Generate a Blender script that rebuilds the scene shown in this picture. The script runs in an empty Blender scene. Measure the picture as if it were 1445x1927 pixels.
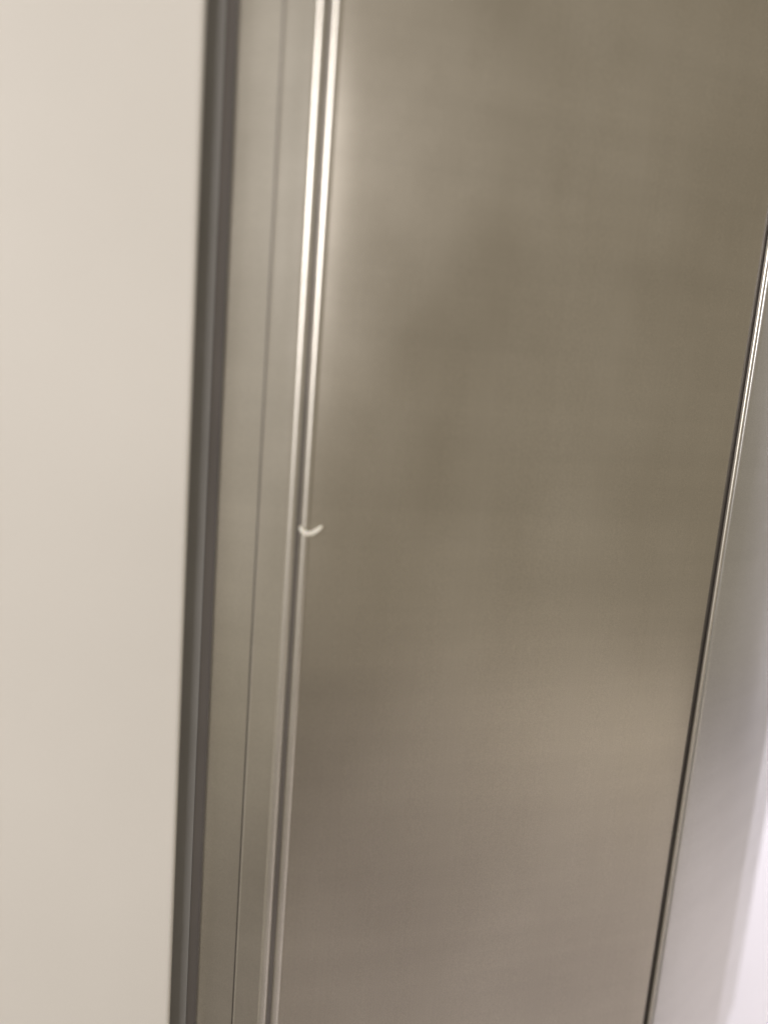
import bpy, bmesh, math
from mathutils import Vector, Matrix
scene = bpy.context.scene
C = scene.collection
rad = math.radians

# ---------------------------------------------------------------- camera
W, H = 1445.0, 1927.0          # photograph size: positions below are read off in its pixels
FPX = 1446.0                   # focal length in those pixels (phone main lens)
L = 0.45                       # camera to door front, metres
HGT = 1.70                     # camera height
YAW = rad(18)
CAM = Vector((0.0, -L, HGT))
down = Vector((-0.466, -5.904, -1.0)).normalized()   # vertical vanishing point, camera axes
up_c = -down
f_c = Vector((0, 0, -1))
h_c = (f_c - up_c * f_c.dot(up_c)).normalized()
r_c = h_c.cross(up_c)
h_w = Vector((math.sin(YAW), math.cos(YAW), 0)); z_w = Vector((0, 0, 1)); r_w = h_w.cross(z_w)
ROT = Matrix((r_w, h_w, z_w)).transposed() @ Matrix((r_c, h_c, up_c))

cd = bpy.data.cameras.new('camera')
cam = bpy.data.objects.new('camera', cd); C.objects.link(cam)
cam.matrix_world = Matrix.Translation(CAM) @ ROT.to_4x4()
cd.sensor_fit = 'VERTICAL'; cd.sensor_height = 36.0; cd.sensor_width = 27.0
cd.lens = 36.0 * FPX / H
cd.clip_start = 0.01; cd.clip_end = 60
cd.dof.use_dof = True
cd.dof.focus_distance = 0.55
cd.dof.aperture_fstop = 1.35
scene.camera = cam

# ---------------------------------------------------------------- light
world = bpy.data.worlds.new('World'); scene.world = world; world.use_nodes = True
bg = world.node_tree.nodes['Background']
bg.inputs['Color'].default_value = (1.0, 0.87, 0.67, 1); bg.inputs['Strength'].default_value = 0.33

def area(name, loc, target, size, sizey, power, col, spread=180):
    l = bpy.data.lights.new(name, 'AREA'); l.shape = 'RECTANGLE'; l.size = size; l.size_y = sizey
    l.energy = power; l.color = col; l.spread = rad(spread)
    o = bpy.data.objects.new(name, l); C.objects.link(o); o.location = loc
    o.rotation_euler = (Vector(target) - Vector(loc)).to_track_quat('-Z', 'Y').to_euler()
    return o
area('ceiling_lamp', (-1.25, -1.95, 2.35), (0.1, 0.0, 1.6), 1.0, 0.8, 47, (1.0, 0.95, 0.94))
area('wall_fill', (2.2, 0.40, 2.75), (2.1, 0.50, 0.3), 0.6, 0.6, 215, (0.89, 0.865, 1.0))  # added light, whitens the wall behind and what the trim reflects
area('floor_fill', (2.7, -2.8, 2.7), (2.7, -2.8, 0.0), 2.0, 0.5, 35, (1.0, 0.96, 0.92), 60)  # added light, brightens the unseen floor patch mirrored in the front panel

vs = scene.view_settings
vs.view_transform = 'Standard'; vs.look = 'None'; vs.exposure = 0.0; vs.gamma = 1.0
vs.use_curve_mapping = False

# ---------------------------------------------------------------- helpers
def ray(u, v):
    d = ROT @ Vector(((u - W/2) / FPX, -(v - H/2) / FPX, -1.0))
    return d.normalized()
def on_y(u, v, y):                 # point on the upright plane at depth y behind the door front
    d = ray(u, v); t = (y - CAM.y) / d.y
    return CAM + d * t
def P(u, y, v=963.5):              # plan position of an upright line seen at column u
    p = on_y(u, v, y); return (p.x, y)

def link(name, me, mat, parent=None):
    o = bpy.data.objects.new(name, me); C.objects.link(o)
    me.materials.append(mat)
    if parent: o.parent = parent
    return o
def tag(o, label=None, cat=None, kind=None, group=None):
    if label: o['label'] = label
    if cat: o['category'] = cat
    if kind: o['kind'] = kind
    if group: o['group'] = group
    return o

def extrude(name, poly, z0, z1, mat, parent=None, sharp=35, nz=1, taper=None):
    """closed plan outline -> upright bar; faces smooth except across sharp corners"""
    bm = bmesh.new(); n = len(poly); rings = []
    for k in range(nz + 1):
        z = z0 + (z1 - z0) * k / nz
        rings.append([bm.verts.new((x, y, z)) for x, y in poly])
    for k in range(nz):
        for i in range(n):
            j = (i + 1) % n
            bm.faces.new((rings[k][i], rings[k][j], rings[k+1][j], rings[k+1][i]))
    bm.faces.new(rings[0][::-1]); bm.faces.new(rings[-1])
    bmesh.ops.recalc_face_normals(bm, faces=bm.faces)
    if taper: taper(bm)
    for f in bm.faces: f.smooth = True
    for e in bm.edges:
        if len(e.link_faces) == 2 and e.calc_face_angle(0) > rad(sharp): e.smooth = False
    me = bpy.data.meshes.new(name); bm.to_mesh(me); bm.free()
    return link(name, me, mat, parent)

def thick(front, t):               # front polyline -> closed outline of a bent sheet, t thick, back is +y
    return list(front) + [(x, y + t) for x, y in reversed(front)]
def arc(cx, cy, r, a0, a1, n):
    return [(cx + r*math.cos(a0 + (a1-a0)*i/n), cy + r*math.sin(a0 + (a1-a0)*i/n)) for i in range(n+1)]
def smooth_line(pts, n):           # Catmull-Rom through plan points
    q = [Vector(p) for p in pts]; q = [2*q[0]-q[1]] + q + [2*q[-1]-q[-2]]
    out = []
    for i in range(1, len(q)-2):
        a, b, c, d = q[i-1:i+3]
        for k in range(n):
            t = k / n
            out.append(tuple(0.5*((2*b)+(c-a)*t+(2*a-5*b+4*c-d)*t*t+(3*b-a-3*c+d)*t**3)))
    out.append(tuple(q[-2])); return out

# ---------------------------------------------------------------- materials
def mat(name):
    m = bpy.data.materials.new(name); m.use_nodes = True
    nt = m.node_tree; return m, nt, nt.nodes['Principled BSDF']
def node(nt, kind, **kw):
    n = nt.nodes.new(kind)
    for k, v in kw.items(): setattr(n, k, v)
    return n
def coords(nt, scale):
    g = node(nt, 'ShaderNodeNewGeometry'); mp = node(nt, 'ShaderNodeMapping')
    mp.inputs['Scale'].default_value = scale
    nt.links.new(g.outputs['Position'], mp.inputs['Vector']); return mp.outputs['Vector']
def noise(nt, vec, scale, detail=2, rough=0.5):
    n = node(nt, 'ShaderNodeTexNoise'); n.inputs['Scale'].default_value = scale
    n.inputs['Detail'].default_value = detail; n.inputs['Roughness'].default_value = rough
    nt.links.new(vec, n.inputs['Vector']); return n.outputs['Fac']
def ramp(nt, fac, stops):
    r = node(nt, 'ShaderNodeValToRGB'); el = r.color_ramp.elements
    while len(el) < len(stops): el.new(0.5)
    for e, (p, c) in zip(el, stops): e.position = p; e.color = (*c, 1)
    nt.links.new(fac, r.inputs['Fac']); return r.outputs['Color']
def rng(nt, fac, a, b):
    r = node(nt, 'ShaderNodeMapRange'); r.inputs['From Min'].default_value = 0.3; r.inputs['From Max'].default_value = 0.7
    r.inputs['To Min'].default_value = a; r.inputs['To Max'].default_value = b
    nt.links.new(fac, r.inputs['Value']); return r.outputs['Result']
def bump(nt, p, h, strength, dist):
    b = node(nt, 'ShaderNodeBump'); b.inputs['Strength'].default_value = strength; b.inputs['Distance'].default_value = dist
    nt.links.new(h, b.inputs['Height']); nt.links.new(b.outputs['Normal'], p.inputs['Normal'])

def speckle(nt, col, low):         # fine satin tooth of the surface
    f = noise(nt, coords(nt, (1, 1, 1)), 1500, 1, 0.5)
    mx = node(nt, 'ShaderNodeMix', data_type='RGBA', blend_type='MULTIPLY'); mx.inputs[0].default_value = 1.0
    nt.links.new(col, mx.inputs[6]); nt.links.new(rng(nt, f, low, 2 - low), mx.inputs[7])
    return mx.outputs[2]
def reflect_streaks(nt, col, amount):        # faint horizontal streaks, patchy: reflections imitated in the base colour
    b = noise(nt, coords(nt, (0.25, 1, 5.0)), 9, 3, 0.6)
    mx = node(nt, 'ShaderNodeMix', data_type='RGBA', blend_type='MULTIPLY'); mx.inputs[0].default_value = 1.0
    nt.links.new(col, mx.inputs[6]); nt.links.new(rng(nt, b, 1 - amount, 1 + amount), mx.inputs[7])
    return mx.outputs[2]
def steel(name, lo, hi, r0, r1, aniso=0.5, grain=0.15):
    m, nt, p = mat(name)
    p.inputs['Metallic'].default_value = 1.0
    g = noise(nt, coords(nt, (1, 1, 0.012)), 900, 3, 0.6)          # upright brushing
    s = noise(nt, coords(nt, (1, 1, 0.6)), 9, 3, 0.55)            # faint wipe marks
    mix = node(nt, 'ShaderNodeMath', operation='MULTIPLY_ADD')
    mix.inputs[1].default_value = 0.2
    nt.links.new(g, mix.inputs[0])
    sm = node(nt, 'ShaderNodeMath', operation='MULTIPLY'); sm.inputs[1].default_value = 0.8
    nt.links.new(s, sm.inputs[0]); nt.links.new(sm.outputs[0], mix.inputs[2])
    nt.links.new(reflect_streaks(nt, speckle(nt, ramp(nt, mix.outputs[0], [(0.3, lo), (0.7, hi)]), 0.92), 0.03), p.inputs['Base Color'])
    nt.links.new(rng(nt, s, r0, r1), p.inputs['Roughness'])
    p.inputs['Anisotropic'].default_value = aniso
    p.inputs['Anisotropic Rotation'].default_value = 0.0
    t = node(nt, 'ShaderNodeTangent', direction_type='RADIAL', axis='Z')
    nt.links.new(t.outputs['Tangent'], p.inputs['Tangent'])
    bump(nt, p, g, grain, 0.00005)
    return m
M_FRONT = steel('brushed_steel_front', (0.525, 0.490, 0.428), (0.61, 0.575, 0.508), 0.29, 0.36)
M_EDGE = steel('brushed_steel_edge', (0.62, 0.60, 0.55), (0.70, 0.675, 0.62), 0.30, 0.36, 0.25)
M_TRIM = steel('brushed_steel_trim', (0.61, 0.607, 0.60), (0.69, 0.687, 0.68), 0.30, 0.36, 0.25)
M_FLANGE = steel('pale_steel_flange', (0.74, 0.735, 0.74), (0.80, 0.795, 0.80), 0.40, 0.46, 0.0, 0.05)
M_BEAD = steel('polished_steel_bead', (0.66, 0.635, 0.58), (0.71, 0.685, 0.63), 0.35, 0.40, 0.0, 0.05)

m, nt, p = mat('cream_paint')
v = coords(nt, (1, 1, 1))
nt.links.new(speckle(nt, ramp(nt, noise(nt, v, 5, 3), [(0.3, (0.670, 0.648, 0.60)), (0.7, (0.710, 0.688, 0.64))]), 0.97), p.inputs['Base Color'])
p.inputs['Roughness'].default_value = 0.45
bump(nt, p, noise(nt, v, 1400, 2), 0.15, 0.0001)
M_CREAM = m

def rubber(name, a, b, r):
    m, nt, p = mat(name)
    nt.links.new(ramp(nt, noise(nt, coords(nt, (1, 1, 0.2)), 60, 3), [(0.3, a), (0.7, b)]), p.inputs['Base Color'])
    p.inputs['Roughness'].default_value = r; p.inputs['Specular IOR Level'].default_value = 0.12
    return m
M_SEAL = rubber('grey_rubber', (0.24, 0.235, 0.225), (0.27, 0.265, 0.255), 0.55)
M_LIP = rubber('dark_rubber', (0.11, 0.10, 0.09), (0.13, 0.118, 0.107), 0.5)
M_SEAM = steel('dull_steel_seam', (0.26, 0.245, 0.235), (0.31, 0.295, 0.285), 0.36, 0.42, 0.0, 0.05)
M_BODY = rubber('grey_cabinet_paint', (0.20, 0.195, 0.185), (0.23, 0.225, 0.215), 0.5)

m, nt, p = mat('white_wall_paint')
v = coords(nt, (1, 1, 1))
nt.links.new(ramp(nt, noise(nt, v, 3, 3), [(0.3, (0.80, 0.785, 0.80)), (0.7, (0.83, 0.815, 0.83))]), p.inputs['Base Color'])
p.inputs['Roughness'].default_value = 0.7
bump(nt, p, noise(nt, v, 250, 3), 0.2, 0.0005)
M_WALL = m

m, nt, p = mat('floor_boards')
v = coords(nt, (1, 1, 1))
br = node(nt, 'ShaderNodeTexBrick'); br.inputs['Scale'].default_value = 1.0
br.inputs['Brick Width'].default_value = 1.2; br.inputs['Row Height'].default_value = 0.22
br.inputs['Mortar Size'].default_value = 0.012
br.inputs['Color1'].default_value = (0.245, 0.225, 0.193, 1); br.inputs['Color2'].default_value = (0.28, 0.258, 0.224, 1)
br.inputs['Mortar'].default_value = (0.10, 0.09, 0.08, 1)
nt.links.new(v, br.inputs['Vector']); nt.links.new(br.outputs['Color'], p.inputs['Base Color'])
p.inputs['Roughness'].default_value = 0.4
M_FLOOR = m

m, nt, p = mat('ivory')
v = coords(nt, (1, 1, 1))
nt.links.new(ramp(nt, noise(nt, v, 700, 2), [(0.3, (0.82, 0.80, 0.71)), (0.7, (0.90, 0.885, 0.80))]), p.inputs['Base Color'])
p.inputs['Roughness'].default_value = 0.4
p.inputs['Subsurface Weight'].default_value = 0.3; p.inputs['Subsurface Radius'].default_value = (0.002, 0.0015, 0.001)
M_IVORY = m

# ---------------------------------------------------------------- setting
def box(name, x0, x1, y0, y1, z0, z1, m, parent=None):
    return extrude(name, [(x0, y0), (x1, y0), (x1, y1), (x0, y1)], z0, z1, m, parent)
tag(box('floor', -2.2, 5.0, -4.0, 0.9, -0.05, 0.0, M_FLOOR), kind='structure')
tag(box('wall', -2.2, 5.0, 0.78, 0.88, 0.002, 2.9, M_WALL), kind='structure')

# ---------------------------------------------------------------- cream cabinet panel beside the appliance
YC = 0.030
xr = P(355, YC)[0]; r = 0.004
poly = [(-0.55, YC)] + arc(xr - r, YC + r, r, -math.pi/2, 0, 8) + [(xr, 0.66), (-0.55, 0.66)]
tag(extrude('cabinet_panel', poly, 0.0, 2.25, M_CREAM),
    'smooth cream painted cabinet side left of the dark rubber seal', 'cabinet')

# ---------------------------------------------------------------- steel appliance
app = bpy.data.objects.new('refrigerator', None); C.objects.link(app); app.location = (0, 0, 0)
tag(app, 'brushed stainless steel refrigerator with rolled bright door edge and dark seal', 'refrigerator')
Z0, Z1 = 0.08, 2.10

x_in = P(412, 0.034)[0]
body_x1 = P(1500, 0.05)[0] - 0.02
box('cabinet_body', x_in + 0.006, body_x1, 0.085, 0.70, 0.0, 2.10, M_BODY, app)

# rubber seal in the gap: grey face and a darker lip tucked against the door
ax = P(357, 0.05)[0] - 0.010; bx = P(389, 0.046)[0]
seal = extrude('seal', [(ax, 0.050)] + [(bx, 0.0500)] + [(bx, 0.084), (ax, 0.084)],
               Z0, Z1, M_SEAL, app)
lx = P(414, 0.056)[0]
extrude('seal_lip', [(bx + 0.0002, 0.0503), (lx + 0.004, 0.0507), (lx + 0.004, 0.083), (bx + 0.0002, 0.083)], Z0, Z1, M_LIP, seal)

door = bpy.data.objects.new('door', None); C.objects.link(door); door.parent = app

# bevelled side strip with a faint crease, flaring into the first bead
pts1 = [P(411, 0.036), P(430, 0.0305), P(455, 0.0238), P(484.5, 0.0162)]
pts2 = [P(487.5, 0.0155), P(510, 0.0099), P(528, 0.0054), P(541, 0.0022)]
extrude('side_strip', thick(smooth_line(pts1, 5), 0.010), Z0, Z1, M_EDGE, door, sharp=50)
extrude('side_strip', thick(smooth_line(pts2, 5), 0.010), Z0, Z1, M_EDGE, door, sharp=50)
crease = [P(484.7, 0.0167), P(487.3, 0.0161)]
extrude('strip_crease', thick(crease, 0.008), Z0, Z1, M_SEAM, door)

def bead(name, u, y, rpx, m=M_BEAD):
    c = P(u, y); rr = rpx * L / FPX * 1.03
    return extrude(name, arc(c[0], c[1], rr, math.pi*0.02, math.pi*2.02 - 2*math.pi/20, 19), Z0, Z1, m, door, sharp=80)
bead('edge_bead', 548.6, 0.0022, 9.4)
bead('edge_bead', 575.2, 0.0016, 9.0)
gx0, gx1 = P(553, 0.003)[0], P(570, 0.003)[0]
box('seam_strip', gx0, gx1, 0.0018, 0.012, Z0, Z1, M_SEAM, door)

# wide front sheet: very slightly crowned, ends turned back
xa, xb = P(579, 0.001)[0], P(1359, 0.0)[0]
fr = []
N = 48
for i in range(N + 1):
    t = i / N; x = xa + (xb - xa) * t; q = 2*t - 1
    y = 0.0035 * q*q + 0.0012 * abs(q)**14
    fr.append((x, y - 0.0030))
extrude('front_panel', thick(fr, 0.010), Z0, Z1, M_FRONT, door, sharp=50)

# right-hand seam: shadow gap and thin bright rib
sx0, sx1 = xb + 0.0003, P(1364, 0.004)[0]
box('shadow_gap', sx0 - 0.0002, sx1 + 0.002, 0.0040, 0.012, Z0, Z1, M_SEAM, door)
bead('seam_rib', 1368.5, 0.0018, 5.0)

# rounded edge trim turning away, then the narrow flange behind it
tp = smooth_line([P(1370, 0.0040), P(1375, 0.0020), P(1384, 0.0022), P(1410, 0.0080), P(1440, 0.0185), P(1475, 0.0350), P(1513, 0.0600)], 8)
extrude('edge_trim', thick(tp, 0.012), Z0, Z1, M_TRIM, door, sharp=60)
zc = on_y(1380, 1893, 0.100).z
fp = [P(1511, 0.0660), P(1524, 0.0800), P(1541, 0.1010)]
fx0, fx1 = fp[0][0], fp[-1][0]
def cut(bm):
    for vtx in bm.verts:
        if vtx.co.z < zc + 0.001 and vtx.co.x > fp[1][0] + 0.004: vtx.co.z += 0.020
extrude('flange', thick(fp, 0.008), zc - 0.02, Z1, M_FLANGE, door, taper=cut)

# ---------------------------------------------------------------- tiny curved sliver stuck across the bead
path = [(565, 990, 1.4), (567.5, 996, 3.5), (573, 1001.5, 4.3), (580, 1004, 4.3), (588, 1003, 4.2), (596, 998.5, 3.9), (602, 994, 3.3), (606.5, 989.5, 1.4)]
bm = bmesh.new()
pc = []
ysl = [-0.0032, -0.0034, -0.0036, -0.0036, -0.0034, -0.0032, -0.0034, -0.0040]
K = 5
raw = [(on_y(u, v, y), rp * 1.2 * L / FPX) for (u, v, rp), y in zip(path, ysl)]
for i in range(len(raw) - 1):
    a, b = raw[max(i-1, 0)], raw[i]; c, d = raw[i+1], raw[min(i+2, len(raw)-1)]
    for k in range(K):
        t = k / K
        def cr(A, B, Cc, D): return 0.5*((2*B)+(Cc-A)*t+(2*A-5*B+4*Cc-D)*t*t+(3*B-A-3*Cc+D)*t**3)
        pc.append((cr(a[0], b[0], c[0], d[0]), cr(a[1], b[1], c[1], d[1])))
pc.append(raw[-1])
rings = []
for i, (p0, rr) in enumerate(pc):
    tg = (pc[min(i+1, len(pc)-1)][0] - pc[max(i-1, 0)][0]).normalized()
    n1 = tg.cross(Vector((0, 1, 0))).normalized(); n2 = n1.cross(tg)
    rr *= 1 + 0.05*math.sin(i*1.9)
    rings.append([bm.verts.new(p0 + n1*rr*math.cos(2*math.pi*j/12) + n2*rr*0.8*math.sin(2*math.pi*j/12)) for j in range(12)])
for i in range(len(rings)-1):
    for j in range(12):
        k = (j+1) % 12
        bm.faces.new((rings[i][j], rings[i][k], rings[i+1][k], rings[i+1][j]))
bm.faces.new(rings[0][::-1]); bm.faces.new(rings[-1])
bmesh.ops.recalc_face_normals(bm, faces=bm.faces)
for f in bm.faces: f.smooth = True
me = bpy.data.meshes.new('sliver'); bm.to_mesh(me); bm.free()
tag(link('sliver', me, M_IVORY), 'tiny curved ivory white sliver stuck across the bright door bead', 'sliver')
